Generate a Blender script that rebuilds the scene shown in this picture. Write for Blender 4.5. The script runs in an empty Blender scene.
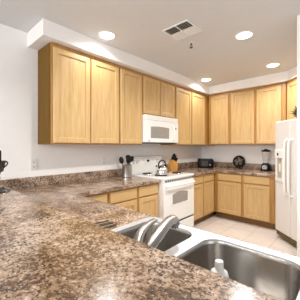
import bpy, bmesh, math, random
from mathutils import Vector, Matrix
random.seed(7)
PI = math.pi
C = bpy.context.scene.collection
SC = bpy.context.scene

# ---------------------------------------------------------------- camera
cd = bpy.data.cameras.new('camera'); cam = bpy.data.objects.new('camera', cd); C.objects.link(cam)
EYE = 1.312
cam.location = (2.57, 0.0, EYE)
cam.rotation_euler = (PI/2, 0, math.atan(206/224))
cd.sensor_width = 36; cd.lens = 224/300*36; cd.shift_y = -3.4/300; cd.clip_start = 0.02
SC.camera = cam

# ---------------------------------------------------------------- world, lights, exposure
w = bpy.data.worlds.new('daylight'); SC.world = w; w.use_nodes = True
bg = w.node_tree.nodes['Background']; bg.inputs[0].default_value = (0.92, 0.96, 1.0, 1); bg.inputs[1].default_value = 0.5

def area(name, loc, target, size, power, color=(1, 1, 1), sy=None, shape=None, spread=None):
    l = bpy.data.lights.new(name, 'AREA'); o = bpy.data.objects.new(name, l); C.objects.link(o)
    l.energy = power; l.color = color; l.size = size
    if sy: l.shape = 'RECTANGLE'; l.size_y = sy
    if shape: l.shape = shape
    if spread: l.spread = spread
    o.location = loc
    o.rotation_euler = (Vector(target) - Vector(loc)).to_track_quat('-Z', 'Y').to_euler()
    return o
area('window_daylight', (5.6, -0.4, 1.75), (0.0, 1.9, 1.2), 2.6, 16, (0.95, 0.975, 1.0), 1.7)
area('rear_fill', (2.2, -3.6, 1.85), (1.6, 3.0, 0.9), 3.0, 130, (0.96, 0.98, 1.0), 1.3)  # added fill lamp behind the camera, lifts the base cabinets and back wall

SC.view_settings.view_transform = 'Standard'; SC.view_settings.look = 'None'
SC.view_settings.gamma = 1.0; SC.view_settings.use_curve_mapping = False
SC.view_settings.exposure = 0.27
SC.cycles.max_bounces = 10; SC.cycles.diffuse_bounces = 6
SC.cycles.use_denoising = True

# ---------------------------------------------------------------- materials
def lin(r, g, b):
    f = lambda c: (c/255/12.92) if c/255 <= 0.04045 else ((c/255+0.055)/1.055)**2.4
    return (f(r), f(g), f(b), 1)

def new_mat(name):
    m = bpy.data.materials.new(name); m.use_nodes = True
    nt = m.node_tree; return m, nt, nt.nodes['Principled BSDF']

def N(nt, typ, **kw):
    n = nt.nodes.new(typ)
    for k, v in kw.items():
        if k.startswith('_'): setattr(n, k[1:], v)
        else: n.inputs[k.replace('_', ' ')].default_value = v
    return n

def ramp(nt, stops, fac, interp='LINEAR'):
    r = nt.nodes.new('ShaderNodeValToRGB'); cr = r.color_ramp; cr.interpolation = interp
    cr.elements[0].position, cr.elements[0].color = stops[0]
    cr.elements[1].position, cr.elements[1].color = stops[-1]
    for p, c in stops[1:-1]:
        e = cr.elements.new(p); e.color = c
    nt.links.new(fac, r.inputs[0]); return r.outputs[0]

def coords(nt, scale=(1, 1, 1)):
    t = nt.nodes.new('ShaderNodeTexCoord'); mp = nt.nodes.new('ShaderNodeMapping')
    mp.inputs['Scale'].default_value = scale
    nt.links.new(t.outputs['Object'], mp.inputs[0]); return mp.outputs[0]

def plain(name, rgb, rough=0.5, metal=0.0, bump=0.0, bscale=200, coat=0.0, var=0.04):
    m, nt, b = new_mat(name)
    v = coords(nt)
    n = N(nt, 'ShaderNodeTexNoise', Scale=bscale*0.1, Detail=3.0); nt.links.new(v, n.inputs['Vector'])
    c = lin(*rgb); lo = tuple(x*(1-var) for x in c[:3])+(1,); hi = tuple(min(1, x*(1+var)) for x in c[:3])+(1,)
    nt.links.new(ramp(nt, [(0.3, lo), (0.7, hi)], n.outputs['Fac']), b.inputs['Base Color'])
    b.inputs['Roughness'].default_value = rough; b.inputs['Metallic'].default_value = metal
    b.inputs['Coat Weight'].default_value = coat
    if bump:
        n2 = N(nt, 'ShaderNodeTexNoise', Scale=bscale, Detail=2.0); nt.links.new(v, n2.inputs['Vector'])
        bp = N(nt, 'ShaderNodeBump', Strength=bump, Distance=0.002); nt.links.new(n2.outputs['Fac'], bp.inputs['Height'])
        nt.links.new(bp.outputs[0], b.inputs['Normal'])
    return m

def wood(name, dark, mid, light, axis='Z', rough=0.38, coat=0.15):
    m, nt, b = new_mat(name)
    s = {'Z': (1, 1, 0.07), 'X': (0.07, 1, 1)}[axis]
    v = coords(nt, s)
    oi = nt.nodes.new('ShaderNodeObjectInfo')
    ad = N(nt, 'ShaderNodeVectorMath', _operation='ADD'); nt.links.new(v, ad.inputs[0])
    sc = N(nt, 'ShaderNodeVectorMath', _operation='SCALE'); sc.inputs[0].default_value = (7, 3, 5)
    nt.links.new(oi.outputs['Random'], sc.inputs['Scale']); nt.links.new(sc.outputs[0], ad.inputs[1])
    n = N(nt, 'ShaderNodeTexNoise', Scale=34.0, Detail=5.0, Roughness=0.6, Distortion=0.5); nt.links.new(ad.outputs[0], n.inputs['Vector'])
    n2 = N(nt, 'ShaderNodeTexNoise', Scale=95.0, Detail=3.0); nt.links.new(ad.outputs[0], n2.inputs['Vector'])
    mx = N(nt, 'ShaderNodeMath', _operation='MULTIPLY_ADD'); mx.inputs[1].default_value = 0.35
    nt.links.new(n2.outputs['Fac'], mx.inputs[0])
    m2 = N(nt, 'ShaderNodeMath', _operation='MULTIPLY'); m2.inputs[1].default_value = 0.65
    nt.links.new(n.outputs['Fac'], m2.inputs[0]); nt.links.new(m2.outputs[0], mx.inputs[2])
    col = ramp(nt, [(0.34, lin(*dark)), (0.5, lin(*mid)), (0.66, lin(*light))], mx.outputs[0])
    nt.links.new(col, b.inputs['Base Color'])
    b.inputs['Roughness'].default_value = rough; b.inputs['Coat Weight'].default_value = coat; b.inputs['Specular IOR Level'].default_value = 0.5 if coat else 0.15; b.inputs['Coat Roughness'].default_value = 0.25
    return m

def granite(name):
    m, nt, b = new_mat(name)
    v = coords(nt)
    def mix(fac, c1, c2):
        n = nt.nodes.new('ShaderNodeMixRGB'); nt.links.new(fac, n.inputs[0]); nt.links.new(c1, n.inputs[1]); n.inputs[2].default_value = c2
        return n.outputs[0]
    def noise(scale, detail=3.0, rough=.6):
        n = N(nt, 'ShaderNodeTexNoise', Scale=scale, Detail=detail, Roughness=rough); nt.links.new(v, n.inputs['Vector']); return n.outputs['Fac']
    K, W = (0, 0, 0, 1), (1, 1, 1, 1)
    col = ramp(nt, [(0.30, lin(126, 97, 68)), (0.45, lin(162, 134, 108)), (0.62, lin(190, 168, 148))], noise(5.0, 4.0))
    blot = noise(9.0, 5.0, .7)
    # mid-size mottling, denser inside the dark blotches
    f1 = noise(75.0, 4.0, .75)
    mth = N(nt, 'ShaderNodeMath', _operation='MULTIPLY_ADD'); nt.links.new(blot, mth.inputs[0]); mth.inputs[1].default_value = .55; nt.links.new(f1, mth.inputs[2])
    col = mix(ramp(nt, [(0.69, (.9, .9, .9, 1)), (0.81, K)], mth.outputs[0]), col, lin(84, 58, 34))
    col = mix(ramp(nt, [(0.88, K), (0.96, (.7, .7, .7, 1))], mth.outputs[0]), col, lin(216, 198, 180))
    # fine dark and pale specks
    f2 = noise(130.0, 2.0, .5)
    mt2 = N(nt, 'ShaderNodeMath', _operation='MULTIPLY_ADD'); nt.links.new(blot, mt2.inputs[0]); mt2.inputs[1].default_value = .30; nt.links.new(f2, mt2.inputs[2])
    col = mix(ramp(nt, [(0.54, (.9, .9, .9, 1)), (0.59, K)], mt2.outputs[0]), col, lin(54, 38, 30))
    col = mix(ramp(nt, [(0.66, K), (0.70, (.65, .65, .65, 1))], noise(170.0, 2.0, .5)), col, lin(228, 214, 198))
    nt.links.new(col, b.inputs['Base Color'])
    b.inputs['Roughness'].default_value = 0.2
    b.inputs['Specular IOR Level'].default_value = 0.7
    return m

def tiles(name):
    m, nt, b = new_mat(name)
    v = coords(nt)
    br = N(nt, 'ShaderNodeTexBrick', _offset=0.0, Scale=1.0)
    br.inputs['Mortar Size'].default_value = 0.004; br.inputs['Brick Width'].default_value = 0.335; br.inputs['Row Height'].default_value = 0.335
    br.inputs['Color1'].default_value = lin(226, 217, 209); br.inputs['Color2'].default_value = lin(221, 211, 202)
    br.inputs['Mortar'].default_value = lin(186, 172, 160); br.inputs['Mortar Smooth'].default_value = 0.2
    mp = v.node; mp.inputs['Location'].default_value = (-0.065, 0.10, 0)
    nt.links.new(v, br.inputs['Vector'])
    n = N(nt, 'ShaderNodeTexNoise', Scale=7.0, Detail=4.0); nt.links.new(v, n.inputs['Vector'])
    mx = N(nt, 'ShaderNodeMixRGB', _blend_type='MULTIPLY'); mx.inputs[0].default_value = 0.35
    nt.links.new(br.outputs['Color'], mx.inputs[1])
    nt.links.new(ramp(nt, [(0.3, lin(235, 228, 222)), (0.7, (1, 1, 1, 1))], n.outputs['Fac']), mx.inputs[2])
    nt.links.new(mx.outputs[0], b.inputs['Base Color'])
    b.inputs['Roughness'].default_value = 0.35
    return m

def steel(name, rgb=(190, 188, 184), rough=0.28, brushed=True):
    m, nt, b = new_mat(name)
    v = coords(nt, (4, 4, 160) if brushed else (1, 1, 1))
    n = N(nt, 'ShaderNodeTexNoise', Scale=3.0, Detail=3.0); nt.links.new(v, n.inputs['Vector'])
    c = lin(*rgb)
    nt.links.new(ramp(nt, [(0.3, tuple(x*0.93 for x in c[:3])+(1,)), (0.7, c)], n.outputs['Fac']), b.inputs['Base Color'])
    b.inputs['Metallic'].default_value = 1.0; b.inputs['Roughness'].default_value = rough
    return m

def emit(name, rgb, strength):
    m, nt, b = new_mat(name)
    b.inputs['Emission Color'].default_value = lin(*rgb); b.inputs['Emission Strength'].default_value = strength
    b.inputs['Base Color'].default_value = lin(*rgb); return m

def glass(name, rgb=(235, 240, 240), rough=0.02):
    m, nt, b = new_mat(name)
    b.inputs['Base Color'].default_value = lin(*rgb); b.inputs['Transmission Weight'].default_value = 1.0
    b.inputs['Roughness'].default_value = rough; b.inputs['IOR'].default_value = 1.35; return m

M = {}
M['wall'] = plain('wall_paint', (236, 233, 230), 0.75, bump=0.15, bscale=120, var=0.012)
M['ceil'] = plain('ceiling_paint', (210, 210, 211), 0.85, bump=0.25, bscale=160, var=0.012)
M['door'] = wood('maple_door', (190, 154, 100), (200, 165, 112), (208, 175, 124))
M['drawer'] = wood('maple_drawer', (190, 154, 100), (200, 165, 112), (208, 175, 124), 'X')
M['panel'] = wood('maple_panel', (186, 151, 96), (200, 166, 113), (211, 180, 130))
M['frame'] = wood('maple_frame', (158, 112, 52), (174, 128, 64), (190, 144, 80))
M['side'] = wood('maple_shaded', (98, 70, 24), (110, 79, 28), (122, 89, 33), rough=.6, coat=0)  # same maple, its colour darkened to put the cabinet end in shade
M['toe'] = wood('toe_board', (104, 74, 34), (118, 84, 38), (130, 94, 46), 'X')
M['granite'] = granite('speckled_laminate')
M['tile'] = tiles('beige_tile')
M['white'] = plain('white_enamel', (236, 235, 232), 0.25, coat=0.3, var=0.01)
M['offwhite'] = plain('textured_white', (222, 219, 216), 0.42, bump=0.12, bscale=350, var=0.012)
M['whiteplastic'] = plain('white_plastic', (232, 231, 227), 0.4, var=0.01)
M['greyplastic'] = plain('grey_plastic', (150, 146, 138), 0.45)
M['window'] = plain('oven_glass', (150, 146, 140), 0.15, coat=0.4)
M['dark'] = plain('dark_trim', (52, 48, 44), 0.5)
M['black'] = plain('black_plastic', (16, 15, 16), 0.5)
M['black'].node_tree.nodes['Principled BSDF'].inputs['Specular IOR Level'].default_value = .25
M['blackmetal'] = plain('black_iron', (30, 26, 24), 0.45, 0.3)
M['cooktop'] = plain('grey_cooktop', (222, 218, 212), 0.2, coat=0.4)
M['coil'] = plain('burner_coil', (40, 38, 36), 0.55, 0.4)
M['steel'] = steel('brushed_steel')
M['sinksteel'] = steel('sink_steel', (186, 182, 177), 0.22)
M['rimsteel'] = steel('rim_steel', (222, 229, 240), 0.42, False)
M['pewter'] = steel('dark_pewter', (104, 101, 100), 0.22, False)
M['chrome'] = steel('chrome', (225, 225, 225), 0.08, False)
M['satin'] = steel('satin_nickel', (156, 152, 147), 0.32, False)
M['gold'] = plain('bronze_grille', (122, 104, 66), 0.45, 0.3)
M['block'] = wood('knife_wood', (178, 122, 52), (200, 144, 66), (214, 160, 84))
M['glass'] = plain('clear_jar', (235, 232, 228), .08); M['glass'].node_tree.nodes['Principled BSDF'].inputs['Alpha'].default_value = .22
M['smoke'] = plain('smoked_carafe', (74, 70, 68), 0.2, coat=0.5)
M['leaf'] = plain('leaf_green', (60, 92, 36), 0.5, var=0.3, bscale=400)
M['pot'] = plain('terracotta', (150, 96, 66), 0.7)
M['cream'] = plain('cream_scroll', (196, 182, 160), 0.5)
M['lamp'] = emit('lamp_diffuser', (255, 250, 240), 9.0)
M['brown'] = plain('brown_slats', (72, 56, 40), 0.5)
M['tan'] = plain('tan_slats', (150, 130, 104), 0.5)
M['duct'] = plain('vent_throat', (60, 56, 52), 0.8)

# ---------------------------------------------------------------- mesh helpers
def box(bm, x0, x1, y0, y1, z0, z1, mi=0):
    v = [bm.verts.new(p) for p in ((x0,y0,z0),(x1,y0,z0),(x1,y1,z0),(x0,y1,z0),(x0,y0,z1),(x1,y0,z1),(x1,y1,z1),(x0,y1,z1))]
    for f in ((3,2,1,0),(4,5,6,7),(0,1,5,4),(1,2,6,5),(2,3,7,6),(3,0,4,7)):
        bm.faces.new([v[i] for i in f]).material_index = mi
    return v

def BM(): return bmesh.new()

def boxes(*bs):
    bm = BM()
    for b in bs: box(bm, *b)
    return bm

def loft(bm, loops, cap0=True, cap1=True):
    rings = [[bm.verts.new(p) for p in lp] for lp in loops]
    n = len(rings[0])
    for a, b in zip(rings, rings[1:]):
        for i in range(n):
            bm.faces.new((a[i], a[(i+1) % n], b[(i+1) % n], b[i]))
    if cap0: bm.faces.new(list(reversed(rings[0])))
    if cap1: bm.faces.new(rings[-1])
    return rings

def lathe(bm, prof, cx=0, cy=0, seg=24, cap0=True, cap1=True):
    return loft(bm, [[(cx+r*math.cos(2*PI*i/seg), cy+r*math.sin(2*PI*i/seg), z) for i in range(seg)] for r, z in prof], cap0, cap1)

def tube(bm, pts, rad, seg=10, flat=None):
    pts = [Vector(p) for p in pts]
    rads = rad if isinstance(rad, (list, tuple)) else [rad]*len(pts)
    loops = []
    up = Vector((0, 0, 1))
    for i, p in enumerate(pts):
        d = (pts[min(i+1, len(pts)-1)] - pts[max(i-1, 0)]).normalized()
        ref = up if abs(d.z) < 0.95 else Vector((1, 0, 0))
        s = d.cross(ref).normalized(); u = s.cross(d).normalized()
        fl = 1.0 if flat is None else (flat[i] if isinstance(flat, (list, tuple)) else flat)
        loops.append([p + s*rads[i]*math.cos(2*PI*k/seg) + u*rads[i]*fl*math.sin(2*PI*k/seg) for k in range(seg)])
    return loft(bm, loops)

def smooth_pts(pts, n=6):
    pts = [Vector(p) for p in pts]; out = []
    P = [pts[0]] + pts + [pts[-1]]
    for i in range(1, len(P)-2):
        for k in range(n):
            t = k/n; a, b, c, d = P[i-1], P[i], P[i+1], P[i+2]
            out.append(0.5*((2*b) + (c-a)*t + (2*a-5*b+4*c-d)*t*t + (3*b-a-3*c+d)*t**3))
    out.append(pts[-1]); return out

def cells(xs, ys, keep, z0, z1):
    """slab over grid cells; keep(i, j) says which cells are solid"""
    bm = BM(); cache = {}
    def V(i, j, z):
        k = (i, j, z)
        if k not in cache: cache[k] = bm.verts.new((xs[i], ys[j], z))
        return cache[k]
    ok = lambda i, j: 0 <= i < len(xs)-1 and 0 <= j < len(ys)-1 and keep(i, j)
    for i in range(len(xs)-1):
        for j in range(len(ys)-1):
            if not ok(i, j): continue
            bm.faces.new((V(i,j,z1), V(i+1,j,z1), V(i+1,j+1,z1), V(i,j+1,z1)))
            bm.faces.new((V(i,j+1,z0), V(i+1,j+1,z0), V(i+1,j,z0), V(i,j,z0)))
            for (di, dj, a, b) in ((0,-1,(i,j),(i+1,j)), (1,0,(i+1,j),(i+1,j+1)), (0,1,(i+1,j+1),(i,j+1)), (-1,0,(i,j+1),(i,j))):
                if not ok(i+di, j+dj):
                    bm.faces.new((V(*a, z0), V(*b, z0), V(*b, z1), V(*a, z1)))
    return bm

def prism(poly, z0, z1):
    bm = BM()
    a = [bm.verts.new((x, y, z0)) for x, y in poly]; b = [bm.verts.new((x, y, z1)) for x, y in poly]
    bm.faces.new(list(reversed(a))); bm.faces.new(b); n = len(poly)
    for i in range(n): bm.faces.new((a[i], a[(i+1) % n], b[(i+1) % n], b[i]))
    return bm

def rrect(x0, x1, y0, y1, r, n=6):
    pts = []
    for cx, cy, a0 in ((x1-r, y1-r, 0), (x0+r, y1-r, 90), (x0+r, y0+r, 180), (x1-r, y0+r, 270)):
        for k in range(n+1):
            a = math.radians(a0+90*k/n); pts.append((cx+r*math.cos(a), cy+r*math.sin(a)))
    return pts

def obj(name, bm, mat, parent=None, bevel=0.0, smooth=False, loc=None, seg=2):
    bmesh.ops.recalc_face_normals(bm, faces=bm.faces)
    me = bpy.data.meshes.new(name); bm.to_mesh(me); bm.free()
    for m in (mat if isinstance(mat, (list, tuple)) else [mat]): me.materials.append(m)
    o = bpy.data.objects.new(name, me); C.objects.link(o)
    if parent: o.parent = parent
    if loc: o.location = loc
    if smooth:
        for p in me.polygons: p.use_smooth = True
        sh = me.attributes
        try: me.set_sharp_from_angle(angle=math.radians(40))
        except Exception: pass
    if bevel:
        b = o.modifiers.new('soft_edges', 'BEVEL'); b.width = bevel; b.segments = seg; b.limit_method = 'ANGLE'; b.angle_limit = math.radians(40)
        b.harden_normals = False
    return o

def thing(name, label, cat, loc=(0, 0, 0), rotz=0.0, group=None):
    o = bpy.data.objects.new(name, None); C.objects.link(o)
    o.location = loc; o.rotation_euler = (0, 0, rotz); o.empty_display_size = 0.1
    o['label'] = label; o['category'] = cat
    if group: o['group'] = group
    return o

def tag(o, label, cat, group=None):
    o['label'] = label; o['category'] = cat
    if group: o['group'] = group
    return o

def struct(name, bm, mat, **k):
    o = obj(name, bm, mat, **k); o['kind'] = 'structure'; return o

def dup(root, loc, label, rotz=None, group=None):
    r = root.copy(); C.objects.link(r); r.location = loc; r['label'] = label
    if rotz is not None: r.rotation_euler = (0, 0, rotz)
    if group: r['group'] = group
    for ch in list(root.children):
        c = ch.copy(); C.objects.link(c); c.parent = r
        for g in list(ch.children):
            d = g.copy(); C.objects.link(d); d.parent = c
    return r

# ---------------------------------------------------------------- the setting
CEIL = 2.520; BW = 4.516; SOF = 2.366; RW = 3.12
CT = 0.882            # counter top height
struct('floor', boxes((-0.12, 5.0, -3.0, BW+0.12, -0.06, 0.0)), M['tile'])
struct('ceiling', boxes((-0.12, 5.0, -3.0, BW+0.12, CEIL, CEIL+0.08)), M['ceil'])
struct('wall_left', boxes((-0.12, 0.0, -3.0, BW, 0.0, CEIL)), M['wall'])
struct('wall_back', boxes((-0.12, RW+0.12, BW, BW+0.12, 0.0, CEIL)), M['wall'])
struct('wall_right', boxes((RW, RW+0.12, 2.44, BW, 0.0, CEIL)), M['wall'])
struct('wall_side', boxes((2.169, RW, 2.44, 2.56, 0.0, CEIL)), M['wall'])
struct('soffit', prism([(0, .87), (.405, .87), (.405, 4.115), (1.765, 4.115), (RW, 2.76), (RW, BW), (0, BW)], SOF, CEIL), M['wall'])
struct('wall_bar', boxes((0.0, 2.95, 0.33, 0.45, 0.0, 0.990)), M['wall'])

# ---------------------------------------------------------------- cabinets
def rect_loop(x0, x1, z0, z1, i, y): return [(x0+i, y, z0+i), (x1-i, y, z0+i), (x1-i, y, z1-i), (x0+i, y, z1-i)]

def add_door(parent, x0, x1, z0, z1, yf):
    """panelled door whose back sits at y = yf and front faces -y"""
    bm = BM()
    fw = min(0.058, (x1-x0)*0.2)
    prof = [(0.0, yf), (0.0, yf-0.014), (0.005, yf-0.020), (fw-0.006, yf-0.020), (fw, yf-0.017), (fw+0.002, yf-0.006)]
    rings = loft(bm, [rect_loop(x0, x1, z0, z1, i, y) for i, y in prof], False, False)
    inner = [bm.verts.new(p) for p in rect_loop(x0, x1, z0, z1, fw+0.002, yf)]
    for a, b in ((rings[-1], inner), (inner, rings[0])):
        for i in range(4): bm.faces.new((a[i], a[(i+1) % 4], b[(i+1) % 4], b[i]))
    d = obj('door', bm, M['door'], parent)
    p = BM(); j = fw-0.001
    loft(p, [rect_loop(x0, x1, z0, z1, j, yf-0.001), rect_loop(x0, x1, z0, z1, j, yf-0.007)])
    obj('door_panel', p, M['panel'], d)
    return d

def add_drawer(parent, x0, x1, z0, z1, yf):
    bm = BM()
    loft(bm, [rect_loop(x0, x1, z0, z1, i, y) for i, y in ((0, yf), (0, yf-0.013), (0.007, yf-0.020))])
    return obj('drawer', bm, M['drawer'], parent)

def cabinet(name, label, loc, rotz, w, z0, z1, d, doors=(), drawers=(), toe=False, group=None, side=None, stiles=()):
    """origin at the back-left floor corner; front faces -y; d is depth to the face frame's front"""
    t = thing(name, label, 'cabinet', loc, rotz, group)
    zb = z0 + (0.107 if toe else 0)
    obj('body', boxes((0.001, w-0.001, -d+0.019, -0.002, zb, z1)), M['frame'], t)
    ff = BM()
    fronts = sorted(list(doors)+list(drawers))
    box(ff, 0.001, w-0.001, -d, -d+0.019, zb, z1)
    obj('face_frame', ff, M['frame'], t, bevel=0.002)
    for a in doors: add_door(t, *a, -d-0.0005)
    for a in drawers: add_drawer(t, *a, -d-0.0005)
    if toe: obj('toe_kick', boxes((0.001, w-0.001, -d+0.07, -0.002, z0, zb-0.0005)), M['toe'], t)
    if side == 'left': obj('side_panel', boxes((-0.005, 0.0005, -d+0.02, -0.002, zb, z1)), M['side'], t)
    return t

UB, UT = 1.337, 2.360      # wall cabinets bottom and top
UD = 0.325
L = PI/2
DZ0, DZ1 = UB+0.012, UT-0.042
UG = 'upper cabinets along the range wall'
cabinet('wall_cabinet', 'tall maple two-door wall cabinet at the free end with its shade-darkened side panel showing', (0, .98, 0), L, .872, UB, UT, UD,
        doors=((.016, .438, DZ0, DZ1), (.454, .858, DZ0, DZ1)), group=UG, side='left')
cabinet('wall_cabinet', 'narrow single-door maple wall cabinet directly left of the microwave', (0, 1.852, 0), L, .416, UB, UT, UD,
        doors=((.018, .404, DZ0, DZ1),), group=UG)
cabinet('wall_cabinet', 'short two-door maple wall cabinet above the microwave', (0, 2.268, 0), L, .796, 1.772, UT, UD,
        doors=((.024, .386, 1.79, DZ1), (.402, .762, 1.79, DZ1)), group=UG)
cabinet('wall_cabinet', 'two-door maple wall cabinet between the microwave and the room corner', (0, 3.064, 0), L, 1.449, UB, UT, UD,
        doors=((.014, .482, DZ0, DZ1), (.510, .985, DZ0, DZ1)), group=UG)
BG = 'upper cabinets along the back wall'
cabinet('wall_cabinet', 'single-door maple back wall cabinet in the corner above the toaster', (.346, BW, 0), 0, .445, UB+.012, UT, UD,
        doors=((.062, .420, DZ0+.012, DZ1),), group=BG)
cabinet('wall_cabinet', 'two-door maple back wall cabinet above the black plate and blender', (.791, BW, 0), 0, .938, UB+.012, UT, UD,
        doors=((.030, .448, DZ0+.012, DZ1), (.486, .876, DZ0+.012, DZ1)), group=BG)
# diagonal cabinet over the refrigerator
q = math.sqrt(.5)
cabinet('wall_cabinet', 'maple cabinet set diagonally across the corner over the refrigerator', (1.737+.36*q, 4.185+.36*q-.001, 0), -PI/4, 1.10, 1.715, UT, .36,
        doors=((.045, .535, 1.73, DZ1), (.55, 1.04, 1.73, DZ1)))

BD = 0.636; BT = CT-0.040
DR0, DR1, DO0, DO1 = .700, .826, .122, .684
LG = 'base cabinets along the range wall'
cabinet('base_cabinet', 'maple base cabinet in the corner where the range counter meets the peninsula', (0, .47, 0), L, .972, 0, BT, BD,
        doors=((.62, .957, DO0, DO1),), drawers=((.62, .957, DR0, DR1),), toe=True, group=LG)
cabinet('base_cabinet', 'maple two-drawer base cabinet directly left of the white range', (0, 1.442, 0), L, .822, 0, BT, BD,
        doors=((.017, .414, DO0, DO1), (.448, .805, DO0, DO1)), drawers=((.017, .414, DR0, DR1), (.448, .805, DR0, DR1)), toe=True, group=LG)
cabinet('base_cabinet', 'maple two-drawer base cabinet between the white range and the room corner', (0, 3.036, 0), L, 1.478, 0, BT, BD,
        doors=((.03, .380, DO0, DO1), (.430, .778, DO0, DO1)), drawers=((.03, .380, DR0, DR1), (.430, .778, DR0, DR1)), toe=True, group=LG)
cabinet('base_cabinet', 'maple two-door base cabinet on the back wall beside the refrigerator', (.638, BW, 0), 0, 1.004, 0, BT, BD,
        doors=((.062, .490, DO0, DO1), (.532, .934, DO0, DO1)), drawers=((.062, .490, DR0, DR1), (.532, .934, DR0, DR1)), toe=True)

# sink base under the peninsula: hollow, its doors face the range side
sb = thing('base_cabinet', 'maple sink base cabinet under the peninsula counter facing the kitchen', 'cabinet', (2.93, .452, 0), PI)
SBW, SBD = 2.26, .565
obj('body', boxes((0, SBW, -.020, -.002, .107, BT), (0, .018, -SBD+.02, -.020, .107, BT), (SBW-.018, SBW, -SBD+.02, -.020, .107, BT),
                  (.018, SBW-.018, -SBD+.02, -.020, .107, .125)), M['frame'], sb)
obj('face_frame', boxes((0, SBW, -SBD, -SBD+.019, .107, .13), (0, SBW, -SBD, -SBD+.019, BT-.035, BT), *[(x-.02, x+.02, -SBD, -SBD+.019, .13, BT-.035) for x in (.02, .57, 1.13, 1.69, SBW-.02)]), M['frame'], sb)
for k in range(4): add_door(sb, .025+.56*k, .555+.56*k, DO0, DR1, -SBD-.0005)
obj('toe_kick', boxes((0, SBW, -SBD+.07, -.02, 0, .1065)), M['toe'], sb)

# ---------------------------------------------------------------- countertops
SX0, SX1, SY0, SY1 = 1.640, 2.500, .478, 1.028       # sink outer rim
ct = thing('countertop', 'brown speckled laminate counter running left of the range and round the peninsula', 'countertop', (0, 0, 0))
xs = [0.002, .687, SX0+.03, SX1-.03, 2.93]; ys = [.452, SY0+.02, SY1-.03, 1.045, 2.265]
obj('slab', cells(xs, ys, lambda i, j: (i == 0) or (j < 3 and not (i == 2 and j == 1)), CT-.040, CT), M['granite'], ct, bevel=.006)
obj('backsplash', boxes((.002, .022, .452, 2.265, CT+.0002, CT+.105)), M['granite'], ct, bevel=.004)
c2 = thing('countertop', 'brown speckled laminate counter wrapping the back corner right of the range', 'countertop', (0, 0, 0))
obj('slab', cells([.002, .687, 1.664], [3.035, 3.829, BW-.002], lambda i, j: i == 0 or j == 1, CT-.040, CT), M['granite'], c2, bevel=.006)
obj('backsplash', cells([.002, .022, 1.664], [3.035, BW-.022, BW-.002], lambda i, j: i == 0 or j == 1, CT+.0002, CT+.105), M['granite'], c2, bevel=.004)
bt = obj('bar_top', boxes((0.002, 2.95, -.12, .470, .9905, 1.032)), M['granite'], bevel=.008, seg=3)
tag(bt, 'raised brown speckled bar top in the foreground hiding the near edge of the sink', 'countertop')

# ---------------------------------------------------------------- sink
sk = thing('kitchen_sink', 'stainless steel double bowl drop-in sink in the peninsula counter', 'sink', (0, 0, 0))
B1 = (1.695, 2.002, .600, .962); B2 = (2.062, 2.448, .600, .968)
bm = BM()
zt = CT+.007
outer = [(x, y, zt) for x, y in rrect(SX0+.012, SX1-.012, SY0+.012, SY1-.012, .05)]
lo = [(x, y, CT+.0005) for x, y in rrect(SX0, SX1, SY0, SY1, .06)]
rings = loft(bm, [lo, outer], False, False)
edges = [bm.edges.get((rings[1][i], rings[1][(i+1) % len(outer)])) for i in range(len(outer))]
for b in (B1, B2):
    h = [bm.verts.new((x, y, zt)) for x, y in rrect(*b, .075)]
    edges += [bm.edges.new((h[i], h[(i+1) % len(h)])) for i in range(len(h))]
bmesh.ops.triangle_fill(bm, use_beauty=True, use_dissolve=False, edges=edges)
obj('rim', bm, M['rimsteel'], sk)
for b in (B1, B2):
    bm = BM()
    def ins(i, z, r): return [(x, y, z) for x, y in rrect(b[0]+i, b[1]-i, b[2]+i, b[3]-i, r)]
    dz = CT+.007
    loft(bm, [ins(0, dz, .075), ins(.004, dz-.006, .073), ins(.007, dz-.02, .072), ins(.016, dz-.15, .065), ins(.026, dz-.175, .058), ins(.05, dz-.188, .045), ins(.10, dz-.190, .03)], False, True)
    bowl = obj('bowl', bm, M['sinksteel'], sk, smooth=True)
    d = BM(); cx, cy = (b[0]+b[1])/2, (b[2]+b[3])/2
    lathe(d, [(.044, dz-.1895), (.042, dz-.186), (.034, dz-.187), (.028, dz-.1885), (.006, dz-.1885)], cx, cy)
    obj('drain', d, M['chrome'], bowl, smooth=True)

# ---------------------------------------------------------------- faucet
fa = thing('kitchen_faucet', 'brushed nickel single-lever faucet reaching over the sink divider', 'faucet', (2.035, .535, CT+.008))
bm = BM(); loft(bm, [[(x, y, z) for x, y in rrect(-.125+i, .125-i, -.03+i, .03-i, .026)] for i, z in ((0, 0), (0, .006), (.006, .010))])
obj('base_plate', bm, M['satin'], fa, smooth=True)
bm = BM(); lathe(bm, [(.030, .0101), (.029, .03), (.027, .055), (.022, .075), (.010, .082)]); obj('body', bm, M['satin'], fa, smooth=True)
sp = smooth_pts([(0, -.005, .040), (-.004, .045, .068), (-.016, .12, .094), (-.028, .175, .110), (-.036, .215, .116), (-.040, .240, .108), (-.041, .250, .088)], 5)
nr = len(sp)
rr = [.024 + (.0225-.024)*min(1, i/(nr*.5)) for i in range(nr)]
bm = BM(); tube(bm, sp, rr, 14, [.75]*(nr-9)+[.85]*9)
obj('spout', bm, M['satin'], fa, smooth=True)
bm = BM(); tube(bm, [(-.041, .251, .090), (-.042, .252, .074)], .017, 14); obj('aerator', bm, M['chrome'], fa, smooth=True)
bm = BM(); hp = smooth_pts([(-.012, -.01, .080), (-.038, .035, .106), (-.056, .090, .120), (-.068, .150, .124)], 5)
tube(bm, hp, [.019 - .007*i/len(hp) for i in range(len(hp))], 10, .6); obj('lever', bm, M['satin'], fa, smooth=True)

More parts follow.
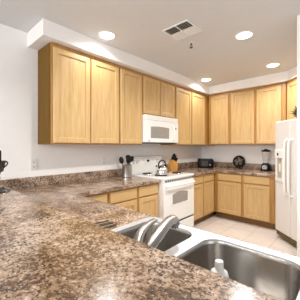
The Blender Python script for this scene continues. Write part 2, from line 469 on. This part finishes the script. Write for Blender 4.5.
# white bottle standing in the right bowl
bo = thing('soap_bottle', 'small white bottle with a round cap standing in the right sink bowl', 'bottle', (2.192, .795, CT+.007-.1898))
bm = BM(); lathe(bm, [(.028, 0), (.033, .004), (.034, .10), (.034, .132), (.030, .144), (.020, .151), (.013, .154)], seg=28); obj('body', bm, M['whiteplastic'], bo, smooth=True)
bm = BM(); lathe(bm, [(.0155, .1545), (.0160, .158), (.0155, .181), (.0140, .184)], seg=24); obj('cap', bm, M['whiteplastic'], bo, smooth=True)

# slatted soap dish at the sink's left end
sd = thing('soap_dish', 'dark brown slatted soap dish on the counter at the left end of the sink', 'soap dish', (1.560, .735, CT+.0006), math.radians(-8))
obj('tray', boxes((-.048, .048, -.046, .046, 0, .006)), M['brown'], sd, bevel=.003)
for k in range(4):
    x = -.036+.024*k
    obj('slat', boxes((x-.0045, x+.0045, -.042, .042, .0065, .010)), M['tan'] if k in (1, 3) else M['brown'], sd, bevel=.001)

# ---------------------------------------------------------------- range
RY0, RY1 = 2.270, 3.030
RGW = RY1-RY0
rg = thing('kitchen_range', 'white freestanding electric range between the base cabinets', 'range', (0.004, RY0, 0), L)
RD = .70
obj('body', boxes((0.002, RGW-.002, -RD+.03, -.004, .0, .868)), M['white'], rg)
obj('cooktop', boxes((0.0, RGW, -RD-.012, -.004, .8685, .894)), M['white'], rg, bevel=.006)
obj('cooktop_surface', boxes((.035, RGW-.035, -RD+.05, -.11, .8942, .897)), M['cooktop'], rg, bevel=.001)
for bx, by, r in ((.21, -.50, .10), (.60, -.50, .085), (.21, -.23, .085), (.60, -.23, .10)):
    bm = BM()
    lathe(bm, [(r+.012, .8972), (r+.010, .9005), (r-.002, .8985), (.01, .898)], bx, by, 28)
    bn = obj('burner', bm, M['chrome'], rg, smooth=True)
    bm = BM()
    pts = [(bx+(r-.006)*(1-k/70)*math.cos(k*.42)+0, by+(r-.006)*(1-k/70)*math.sin(k*.42), .9045) for k in range(60)]
    tube(bm, pts, .0045, 6); obj('coil', bm, M['coil'], bn, smooth=True)
# slanted backguard with knobs and clock
bm = BM()
prof = [(-.004, .8945), (-.085, .8945), (-.085, .925), (-.062, 1.145), (-.048, 1.158), (-.004, 1.158)]
loft(bm, [[(x, y, z) for y, z in prof] for x in (0.0, RGW)])
bgd = obj('backguard', bm, M['white'], rg, bevel=.006)
nrm = Vector((0, -.150, .015)).normalized()
def on_guard(x, z, off): return (x, -.085+(z-.925)/.22*.023-off, z)
for kx in (.085, .165, .64, .72):
    bm = BM(); p = on_guard(kx, 1.065, 0)
    tube(bm, [(kx, p[1]-.0005, 1.065), (kx, p[1]-.016, 1.063)], [.025, .021], 18)
    box(bm, kx-.004, kx+.004, p[1]-.022, p[1]-.0162, 1.045, 1.081)
    kn = obj('knob', bm, M['whiteplastic'], bgd, smooth=True)
    bm = BM(); tube(bm, [(kx, p[1]+.004, 1.0655), (kx, p[1]-.0035, 1.065)], .034, 20); obj('dial_ring', bm, M['greyplastic'], kn)
bm = BM(); p = on_guard(0, 1.045, 0)
box(bm, .30, .47, p[1]-.010, p[1]+.004, 1.035, 1.115); obj('clock_panel', bm, M['whiteplastic'], bgd, bevel=.002)
bm = BM(); box(bm, .355, .415, p[1]-.0125, p[1]-.0102, 1.066, 1.100); obj('display', bm, M['black'], bgd)
# front: vent strip, door, handle, window, drawer
vs = obj('vent_strip', boxes((.012, RGW-.012, -RD-.004, -RD+.0295, .826, .8675)), M['white'], rg, bevel=.003)
sl = BM()
for k in range(14):
    x = .05+k*.051
    box(sl, x, x+.038, -RD-.0056, -RD-.0042, .834, .858)
obj('vent_slots', sl, M['dark'], vs)
od = obj('oven_door', boxes((.010, RGW-.010, -RD-.018, -RD+.029, .270, .822)), M['white'], rg, bevel=.008)
obj('window_trim', boxes((.165, RGW-.165, -RD-.0205, -RD-.0184, .495, .705)), M['whiteplastic'], od, bevel=.001)
bm = BM()   # arched window glass
x0, x1, z0, z1 = .195, RGW-.195, .520, .655
poly = [(x0, z0), (x1, z0)] + [(x1+(x0-x1)*k/12, z1+.022*math.sin(PI*k/12)) for k in range(13)]
loft(bm, [[(x, -RD-.0207, z) for x, z in poly], [(x, -RD-.0232, z) for x, z in poly]])
obj('oven_window', bm, M['window'], od)
bm = BM()
tube(bm, smooth_pts([(.045, -RD-.016, .782), (.055, -RD-.052, .782), (.10, -RD-.062, .782), (RGW/2, -RD-.064, .782), (RGW-.10, -RD-.062, .782), (RGW-.055, -RD-.052, .782), (RGW-.045, -RD-.016, .782)], 5), .013, 10)
obj('handle', bm, M['white'], od, smooth=True)
obj('drawer_gap', boxes((.012, RGW-.012, -RD-.006, -RD+.029, .244, .2695)), M['dark'], rg)
obj('storage_drawer', boxes((.010, RGW-.010, -RD-.016, -RD+.029, .075, .2435)), M['white'], rg, bevel=.008)

# ---------------------------------------------------------------- microwave
MW0, MW1, MWB, MWT = 2.272, 3.055, 1.362, 1.770
MWW = MW1-MW0
mw = thing('microwave_oven', 'white over-the-range microwave under the short wall cabinet', 'microwave', (0.003, MW0, MWB), L)
MD = .385; MH = MWT-MWB
obj('body', boxes((0, MWW, -MD+.03, -.003, 0.010, MH)), M['white'], mw, bevel=.004)
obj('bottom_vent', boxes((.02, MWW-.02, -MD+.02, -.02, 0.0, .0095)), M['dark'], mw)
gr = obj('top_grille', boxes((0, MWW, -MD-.004, -MD+.0295, MH-.072, MH)), M['white'], mw, bevel=.004)
sl = BM()
for k in range(5): box(sl, .04, MWW-.04, -MD-.0052, -MD-.0042, MH-.062+k*.011, MH-.057+k*.011)
obj('grille_slots', sl, M['whiteplastic'], gr)
dr = obj('door', boxes((0, MWW-.135, -MD-.012, -MD+.0295, .012, MH-.075)), M['white'], mw, bevel=.007)
bm = BM()
x0, x1, z0, z1 = .115, MWW-.262, .085, .228
def arch(i): return [(x0+i, z0+i), (x1-i, z0+i)] + [((x1-i)+(x0-x1+2*i)*k/12, z1-i+.009*math.sin(PI*k/12)) for k in range(13)]
loft(bm, [[(x, -MD-.0122, z) for x, z in arch(-.012)], [(x, -MD-.0145, z) for x, z in arch(-.010)]])
wt = obj('window_trim', bm, M['greyplastic'], dr)
bm = BM(); loft(bm, [[(x, -MD-.0147, z) for x, z in arch(0)], [(x, -MD-.0160, z) for x, z in arch(0)]]); obj('door_window', bm, M['window'], wt)
bm = BM(); tube(bm, smooth_pts([(MWW-.165, -MD-.011, .045), (MWW-.160, -MD-.040, .075), (MWW-.158, -MD-.046, .16), (MWW-.160, -MD-.040, .255), (MWW-.165, -MD-.011, .285)], 5), .010, 8)
obj('handle', bm, M['white'], dr, smooth=True)
obj('badge', boxes((.055, .085, -MD-.0135, -MD-.0122, .026, .040)), M['greyplastic'], dr)
cp = obj('control_panel', boxes((MWW-.133, MWW, -MD-.010, -MD+.0295, .012, MH-.075)), M['white'], mw, bevel=.005)
obj('display', boxes((MWW-.082, MWW-.055, -MD-.0118, -MD-.0102, .228, .250)), M['black'], cp)
bt_ = BM()
for r in range(4):
    for c in range(3): box(bt_, MWW-.108+c*.03, MWW-.086+c*.03, -MD-.0112, -MD-.0102, .05+r*.038, .07+r*.038)
obj('keypad', bt_, M['whiteplastic'], cp)

# ---------------------------------------------------------------- refrigerator
FW, FD, FH = .90, .74, 1.672
fr = thing('refrigerator', 'white side-by-side refrigerator standing diagonally in the corner', 'refrigerator', (1.694+FD*q, 3.664+FD*q, 0), -PI/4)
obj('cabinet_shell', boxes((0.004, FW-.004, -FD+.075, 0, .03, FH-.006)), M['offwhite'], fr, bevel=.006)
GX = .330
fz = obj('freezer_door', boxes((0.0, GX-.003, -FD, -FD+.068, .105, FH)), M['offwhite'], fr, bevel=.016, seg=4)
fd = obj('refrigerator_door', boxes((GX+.003, FW, -FD, -FD+.068, .105, FH)), M['offwhite'], fr, bevel=.016, seg=4)
obj('door_gasket', boxes((.01, FW-.01, -FD+.0685, -FD+.0745, .11, FH-.01)), M['greyplastic'], fr)
gl = BM(); box(gl, .012, FW-.012, -FD+.016, -FD+.074, .040, .102)
for k in range(5): box(gl, .016, FW-.016, -FD+.010, -FD+.0165, .044+k*.011, .050+k*.011)
obj('toe_grille', gl, M['gold'], fr)
for x in (.05, FW-.09): obj('foot', boxes((x, x+.04, -FD+.09, -FD+.13, 0, .0295)), M['black'], fr)
for hx, par, s in ((GX-.040, fz, -1), (GX+.045, fd, 1)):
    bm = BM()
    tube(bm, smooth_pts([(hx+s*.006, -FD+.004, 1.405), (hx, -FD-.030, 1.390), (hx, -FD-.052, 1.34), (hx, -FD-.056, 1.03), (hx, -FD-.052, .74), (hx, -FD-.030, .675), (hx+s*.006, -FD+.004, .655)], 5), .0145, 10)
    obj('handle', bm, M['whiteplastic'], par, smooth=True)
DX0, DX1 = .040, .205
dp = obj('dispenser_panel', boxes((DX0, DX1, -FD-.024, -FD-.0005, .825, .868), (DX0, DX0+.022, -FD-.020, -FD-.0005, .868, 1.15), (DX1-.022, DX1, -FD-.020, -FD-.0005, .868, 1.15), (DX0, DX1, -FD-.030, -FD-.0005, 1.15, 1.265)), M['whiteplastic'], fz, bevel=.003)
obj('dispenser_recess', boxes((DX0+.0225, DX1-.0225, -FD-.0035, -FD-.0006, .8685, 1.1495)), plain('shaded_recess', (176, 169, 152), .5), fz)  # flat insert, the shading of the recess is put into its darker colour
obj('dispenser_lever', boxes((.105, .140, -FD-.009, -FD-.004, .96, 1.07)), M['whiteplastic'], fz, bevel=.002)
obj('dispenser_button', boxes((.100, .128, -FD-.033, -FD-.0302, 1.185, 1.222)), M['black'], fz)

# plant on top of the refrigerator
pl = thing('potted_plant', 'small green leafy plant in a low pot on top of the refrigerator', 'plant', (2.022, 3.575, FH+.0005))
bm = BM(); lathe(bm, [(.040, 0), (.052, .045), (.054, .05), (.046, .05), (.044, .04)], seg=20); obj('pot', bm, M['pot'], pl, smooth=True)
lf = BM()
for k in range(26):
    a = random.uniform(0, 2*PI); e = random.uniform(.1, 1.3); ln = random.uniform(.07, .15); wd = random.uniform(.012, .02)
    if k < 8: # the spray of leaves that leans out past the wall end
        a = PI+.744+random.uniform(-.35, .35); e = (-.1, .15, .3, .45, .6, .75, .9, 1.1)[k]; ln = random.uniform(.14, .185); wd = .030
    d = Vector((math.cos(a)*math.cos(e), math.sin(a)*math.cos(e), math.sin(e))); s = Vector((-math.sin(a), math.cos(a), 0)); u = s.cross(d)
    base = Vector((0, 0, .042)); pts = []
    mid = base+d*ln*.5+Vector((0, 0, .012)); tip = base+d*ln-Vector((0, 0, .01))
    v = [lf.verts.new(p) for p in (base, mid+s*wd+u*.002, tip, mid-s*wd+u*.002, mid-u*.004)]
    for f in ((0, 1, 4), (1, 2, 4), (2, 3, 4), (3, 0, 4), (0, 3, 1), (3, 2, 1)): lf.faces.new([v[i] for i in f])
obj('leaves', lf, M['leaf'], pl)

# ---------------------------------------------------------------- recessed lights
RL = .078
def can_light(x, y, label, power=6.0):
    t = thing('recessed_light', label, 'ceiling light', (x, y, CEIL), 0, 'recessed ceiling lights')
    bm = BM(); lathe(bm, [(RL+.018, -.0005), (RL+.016, -.006), (RL, -.009), (RL-.002, -.003), (RL-.002, -.0005)], cap0=False, cap1=False, seg=32)
    obj('trim_ring', bm, M['whiteplastic'], t, smooth=True)
    bm = BM(); lathe(bm, [(RL-.003, -.0006), (RL-.003, -.004)], seg=32); obj('diffuser', bm, M['lamp'], t)
    l = bpy.data.lights.new('lamp_glow', 'AREA'); l.shape = 'DISK'; l.size = .14; l.energy = power; l.color = (1, .985, .965); l.spread = math.radians(148)
    lo_ = bpy.data.objects.new('lamp_glow', l); C.objects.link(lo_); lo_.parent = t; lo_.location = (0, 0, -.012)
    return t
can_light(.586, 1.47, 'bright round recessed ceiling light near the free end of the soffit', 4.2)
can_light(1.678, 2.474, 'bright round recessed ceiling light just beyond the air vent and sprinkler', 11.0)
can_light(1.665, 3.673, 'bright round recessed ceiling light nearest the refrigerator corner', 10.5)
can_light(1.67, 1.27, 'bright round recessed ceiling light above the sink', 19.0)
can_light(.585, 3.655, 'bright round recessed ceiling light near the corner where both soffits meet', 5.0)

# ---------------------------------------------------------------- ceiling vent, sprinkler
cv = thing('ceiling_vent', 'square louvred air vent in the kitchen ceiling', 'air vent', (1.24, 1.94, CEIL))
hw, hh = .155, .140
obj('frame', cells([-hw, -hw+.016, -.006, .006, hw-.016, hw], [-hh, -hh+.016, -.006, .006, hh-.016, hh], lambda i, j: not (i in (1, 3) and j in (1, 3)), -.009, -.0005), M['whiteplastic'], cv, bevel=.002)
obj('throat', boxes((-hw+.02, hw-.02, -hh+.02, hh-.02, -.0012, -.0006)), M['duct'], cv)
for qx, qy, di in ((0, 0, 1), (1, 0, 1), (0, 1, -1), (1, 1, -1)):
    x0 = -hw+.017 if qx == 0 else .0065; x1 = -.0065 if qx == 0 else hw-.017
    y0 = -hh+.017 if qy == 0 else .0065; y1 = -.0065 if qy == 0 else hh-.017
    for k in range(5):
        y = y0+(k+.5)*(y1-y0)/5; bm = BM(); h = .0085
        loft(bm, [[(x, y-di*h, -.0115), (x, y-di*h+.0015, -.0115), (x, y+di*h*.3+.0015, -.0016), (x, y+di*h*.3, -.0016)] for x in (x0, x1)])
        obj('louvre', bm, M['whiteplastic'], cv)
fs = thing('fire_sprinkler', 'small metal fire sprinkler head on the ceiling beside the air vent', 'sprinkler', (1.160, 2.24, CEIL))
bm = BM(); lathe(bm, [(.030, -.0005), (.028, -.006), (.012, -.008)]); obj('escutcheon', bm, M['whiteplastic'], fs, smooth=True)
bm = BM(); tube(bm, [(0, 0, -.0082), (0, 0, -.030)], .008, 10)
for s in (-1, 1): tube(bm, [(s*.006, 0, -.028), (s*.014, 0, -.042), (s*.004, 0, -.056)], .0032, 6)
obj('nozzle', bm, M['blackmetal'], fs, smooth=True)
bm = BM(); lathe(bm, [(.004, -.0565), (.020, -.058), (.020, -.060), (.004, -.060)], seg=16); obj('deflector', bm, M['blackmetal'], fs)

# ---------------------------------------------------------------- outlets
def outlet(loc, rot, label):
    t = thing('wall_outlet', label, 'outlet', loc, rot, 'wall outlets')
    obj('cover_plate', boxes((-.038, .038, -.007, -.0005, -.060, .060)), M['whiteplastic'], t, bevel=.003)
    for z in (-.024, .024):
        bm = BM(); pts = rrect(-.017, .017, z-.015, z+.015, .010)
        loft(bm, [[(x, -.0072, zz) for x, zz in pts], [(x, -.009, zz) for x, zz in pts]])
        s_ = obj('socket', bm, M['whiteplastic'], t)
        obj('slots', boxes((-.009, -.006, -.0098, -.0091, z-.005, z+.008), (.006, .009, -.0098, -.0091, z-.005, z+.006), (-.003, .003, -.0098, -.0091, z-.013, z-.008)), M['dark'], s_)
    return t
outlet((0, .932, 1.120), L, 'white wall outlet left of the wall cabinets near the free end of the soffit')
outlet((0, 1.850, 1.120), L, 'white wall outlet under the wall cabinets left of the utensil crock')
outlet((1.462, BW, 1.115), 0, 'white wall outlet on the back wall between blender and refrigerator')

# ---------------------------------------------------------------- things on the counters

Z = CT+.0006
# utensil crock with black utensils
cr = thing('utensil_crock', 'brushed steel utensil crock beside the range', 'crock', (.175, 2.120, Z))
bm = BM(); lathe(bm, [(.066, 0), (.070, .004), (.070, .168), (.072, .172), (.069, .174), (.066, .170), (.066, .012), (.01, .010)], seg=32)
obj('body', bm, M['steel'], cr, smooth=True)
def utensil(name, label, base, lean, ln, kind):
    t = thing(name, label, 'utensil', (.175+base[0], 2.120+base[1], Z+.0125), 0, 'black utensils in the steel crock')
    d = Vector((lean[0], lean[1], 1)).normalized(); s = d.cross(Vector((1, -.9, 0)).normalized()).normalized(); n = s.cross(d)
    end = d*ln
    bm = BM(); tube(bm, [d*.004, d*ln*.6, end], [.007, .006, .005], 8); obj('handle', bm, M['steel'] if kind == 'whisk' else M['black'], t, smooth=True)
    bm = BM()
    if kind == 'ladle':
        c = end+d*.03; loops = []
        for k in range(7):
            a = k/6*PI/2
            loops.append([c - n*.022*(1-math.cos(a))*1.2 + (s*math.cos(b)+d*math.sin(b))*.036*max(.05, math.sin(a+.15)) for b in [2*PI*i/14 for i in range(14)]])
        loft(bm, loops)
    elif kind == 'spoon':
        c = end+d*.045
        loft(bm, [[c + n*o + s*w_*math.cos(b)+d*1.5*w_*math.sin(b) for b in [2*PI*i/14 for i in range(14)]] for o, w_ in ((.004, .016), (.002, .032), (-.004, .034))])
    else:
        pts = [(-.014, 0), (.014, 0), (.042, .03), (.044, .09), (-.044, .09), (-.042, .03)]
        loft(bm, [[end + s*x + d*y + n*o for x, y in pts] for o in (-.003, .003)])
    obj('head', bm, M['black'], t, smooth=kind != 'turner')
utensil('cooking_spoon', 'black cooking spoon leaning left in the steel crock', (-.016, -.024), (-.10, -.20), .185, 'spoon')
utensil('ladle', 'black ladle standing upright in the middle of the steel crock', (.008, .004), (.04, .0), .235, 'ladle')
utensil('slotted_turner', 'black turner leaning right in the steel crock', (.0, .025), (.03, .17), .195, 'turner')
utensil('serving_spoon', 'black serving spoon leaning forward in the steel crock', (.03, .0), (.12, -.10), .185, 'spoon')

# kettle on the range
kt = thing('tea_kettle', 'shiny chrome kettle with a black ring handle on the range', 'kettle', (.500, 2.510, .9095))
bm = BM(); lathe(bm, [(.070, 0), (.080, .006), (.082, .03), (.076, .065), (.058, .095), (.036, .108)], seg=32); obj('body', bm, M['chrome'], kt, smooth=True)
bm = BM(); lathe(bm, [(.035, .1085), (.030, .114), (.010, .119), (.006, .124), (.011, .131), (.010, .138), (.003, .141)], seg=20); obj('lid', bm, M['chrome'], kt, smooth=True)
bm = BM()
hp = [(.0, -.058+.0, .10)] 
tube(bm, smooth_pts([(0, -.060, .090), (0, -.070, .120), (0, -.052, .162), (0, 0, .182), (0, .052, .162), (0, .070, .120), (0, .060, .090)], 6), .0085, 8); obj('handle', bm, M['black'], kt, smooth=True)
bm = BM(); tube(bm, [(.01, -.068, .055), (.012, -.100, .080), (.014, -.122, .112)], [.018, .013, .010], 12); sp_ = obj('spout', bm, M['chrome'], kt, smooth=True)
bm = BM(); tube(bm, [(.014, -.1225, .1125), (.0145, -.128, .122)], [.012, .011], 10); obj('spout_cap', bm, M['black'], sp_, smooth=True)
kt.scale = (1.15, 1.15, 1.12)

# knife block
kb = thing('knife_block', 'slanted wooden knife block full of black-handled knives right of the range', 'knife block', (.20, 3.170, Z), PI*1.38)
bm = BM()
prof = [(-.060, 0), (.070, 0), (.072, .10), (.035, .205), (-.075, .150)]
loft(bm, [[(x, y, z) for x, z in prof] for y in (-.055, .055)])
obj('block', bm, M['block'], kb, bevel=.004)
d = Vector((-.55, 0, .83)).normalized(); a0 = Vector((-.075, 0, .150)); a1 = Vector((.035, 0, .205))
nn = Vector((-(a1-a0).z, 0, (a1-a0).x)).normalized()
k = 0
def knife(t_, y, ln):
    t = thing('kitchen_knife', 'black-handled knife standing in the slanted wooden block', 'knife', (0, 0, 0), 0, 'knives in the wooden block')
    b = a0+(a1-a0)*t_+Vector((0, y, 0)); R = Matrix.Rotation(PI*1.38, 4, 'Z')
    t.location = Vector((.20, 3.170, Z))+R@(b+nn*.0006); t.rotation_euler = (0, 0, PI*1.38)
    bm = BM(); tube(bm, [nn*.0, nn*ln*.5, nn*ln], [.010, .0115, .010], 8, .75); obj('handle', bm, M['black'], t, smooth=True)
    bm = BM(); tube(bm, [nn*(ln+.0003), nn*(ln+.004)], .008, 8, .75); obj('bolster', bm, M['steel'], t, smooth=True)
for t_, y, ln in ((.85, -.03, .115), (.85, .0, .12), (.85, .03, .11), (.58, -.03, .10), (.58, 0, .105), (.58, .03, .095), (.28, -.034, .07), (.28, -.011, .07), (.28, .012, .07), (.28, .035, .07)): knife(t_, y, ln)

# toaster
to = thing('toaster', 'black two-slot toaster in the back corner of the counter', 'toaster', (.330, 4.085, Z), math.radians(38))
bm = BM()
loft(bm, [[(x, y, z) for x, y in rrect(-.150+i, .150-i, -.095+i, .095-i, .04)] for i, z in ((.004, .008), (0, .016), (0, .150), (.004, .172), (.016, .186), (.03, .190))])
obj('body', bm, M['black'], to, smooth=True)
obj('base', boxes((-.135, .135, -.080, .080, 0, .0078)), M['blackmetal'], to)
for y in (-.038, .038): obj('slot', boxes((-.11, .11, y-.014, y+.014, .1902, .1925)), M['steel'], to, bevel=.001)
bm = BM(); tube(bm, [(.07, -.0955, .07), (.07, -.112, .07)], [.016, .014], 16); obj('dial', bm, M['steel'], to, smooth=True)
obj('control_plate', boxes((-.09, .035, -.0985, -.0955, .04, .145)), M['dark'], to, bevel=.001)
obj('lever', boxes((.155, .172, -.02, .02, .120, .135)), M['black'], to, bevel=.003)
obj('lever_slot', boxes((.1502, .1545, -.006, .006, .06, .145)), M['steel'], to)

# decorative plate on a stand against the back wall
PR = .122; tilt = math.radians(14)
dpt = thing('decorative_plate', 'round black plate with cream scrollwork leaning on the back wall', 'plate', (.868, 4.405, Z), 0)
Rt = Matrix.Rotation(-tilt, 4, 'X')
def pt(x, z, o=0): return Rt@Vector((x, -o, z+PR))+Vector((0, 0, .018))
bm = BM()
loops = []
for r_, o in ((.05, -.012), (PR*.97, -.010), (PR, -.002), (PR*.98, .004), (PR*.80, -.001), (PR*.76, -.004), (.03, -.004)):
    loops.append([pt(r_*math.cos(2*PI*i/40), r_*math.sin(2*PI*i/40), o) for i in range(40)])
loft(bm, loops); obj('disc', bm, M['black'], dpt, smooth=True)
bm = BM()
def curl(cx, cz, r0, turns, ph, sg):
    return [pt(cx+r0*(1-t/26)*math.cos(ph+sg*t/25*turns*2*PI), cz+r0*(1-t/26)*math.sin(ph+sg*t/25*turns*2*PI), .0005) for t in range(22)]
for a in range(5):
    th = a*2*PI/5+.4
    tube(bm, curl(.056*math.cos(th), .056*math.sin(th), .031, 1.7, th+PI, 1 if a % 2 else -1), .0032, 6)
tube(bm, curl(0, 0, .030, 1.3, 0, 1), .0042, 6)
obj('scrollwork', bm, M['cream'], dpt, smooth=True)
bm = BM()
tube(bm, [pt(PR*.885*math.cos(2*PI*i/40), PR*.885*math.sin(2*PI*i/40), .0025) for i in range(41)], .0022, 6)
obj('rim_band', bm, M['brown'], dpt, smooth=True)
bm = BM()
for s in (-1, 1):
    tube(bm, smooth_pts([(s*.06, -.045, .028), (s*.06, -.050, .010), (s*.06, -.020, .006), (s*.055, .060, .006), (s*.045, .075, .006)], 4), .005, 6)
    tube(bm, [(s*.05, .0785, .004), (s*.03, .072, .13)], .005, 6)
tube(bm, [(-.06, -.0, .006), (.06, -.0, .006)], .004, 6)
obj('stand', bm, M['blackmetal'], dpt, smooth=True)

# blender
bl = thing('blender', 'black countertop blender with a clear jar against the back wall', 'blender', (1.385, 4.345, Z), 0)
bm = BM(); lathe(bm, [(.084, 0), (.088, .006), (.084, .05), (.072, .10), (.056, .125), (.050, .135)], seg=32); obj('motor_base', bm, M['black'], bl, smooth=True)
bm = BM(); tube(bm, [(0, -.074, .062), (0, -.090, .059)], [.044, .041], 24); obj('dial_plate', bm, M['rimsteel'], bl, smooth=True)
obj('buttons', boxes((-.022, -.008, -.0945, -.0875, .052, .066), (.006, .020, -.0945, -.0875, .052, .066)), M['greyplastic'], bl)
bm = BM()
lathe(bm, [(.044, .1355), (.048, .15), (.070, .340), (.066, .340), (.044, .155), (.002, .150)], seg=32, cap0=True); jar = obj('jar', bm, M['glass'], bl, smooth=True)
bm = BM(); tube(bm, smooth_pts([(.066, 0, .315), (.10, 0, .31), (.112, 0, .27), (.098, 0, .20), (.062, 0, .185)], 5), .008, 8); obj('jar_handle', bm, M['glass'], jar, smooth=True)
bm = BM(); lathe(bm, [(.072, .3405), (.074, .346), (.074, .366), (.030, .370), (.028, .385), (.0, .386)][:5], seg=32); obj('lid', bm, M['black'], bl, smooth=True)
bm = BM(); tube(bm, smooth_pts([(.076, .0, .015), (.12, .02, .006), (.165, .05, .005), (.185, .10, .005), (.16, .14, .02)], 5), .004, 6); obj('power_cord', bm, M['black'], bl, smooth=True)

# candle holder cut by the left edge of the picture
ch = thing('candle_holder', 'dark pewter candle holder with a handled cup on the bar top at the left edge', 'candle holder', (.916, .392, 1.0326), math.atan2(.677, .736))
bm = BM(); lathe(bm, [(.064, 0), (.067, .004), (.064, .010), (.052, .014), (.036, .020), (.018, .030), (.010, .040)], seg=32); obj('base', bm, M['pewter'], ch, smooth=True)
bm = BM(); lathe(bm, [(.0095, .0402), (.007, .07), (.010, .082), (.007, .094), (.012, .118)], seg=16); obj('stem', bm, M['pewter'], ch, smooth=True)
bm = BM(); lathe(bm, [(.014, .1182), (.026, .124), (.040, .184), (.043, .190), (.040, .190), (.030, .150), (.004, .146)], seg=28); cup = obj('cup', bm, M['pewter'], ch, smooth=True)
bm = BM(); tube(bm, smooth_pts([(.037, 0, .183), (.053, 0, .184), (.055, 0, .168), (.034, 0, .148)], 5), .0045, 8); obj('handle', bm, M['pewter'], cup, smooth=True)
bm = BM(); lathe(bm, [(.015, .1465), (.015, .252), (.011, .256)], seg=16); obj('candle', bm, M['black'], ch, smooth=True)
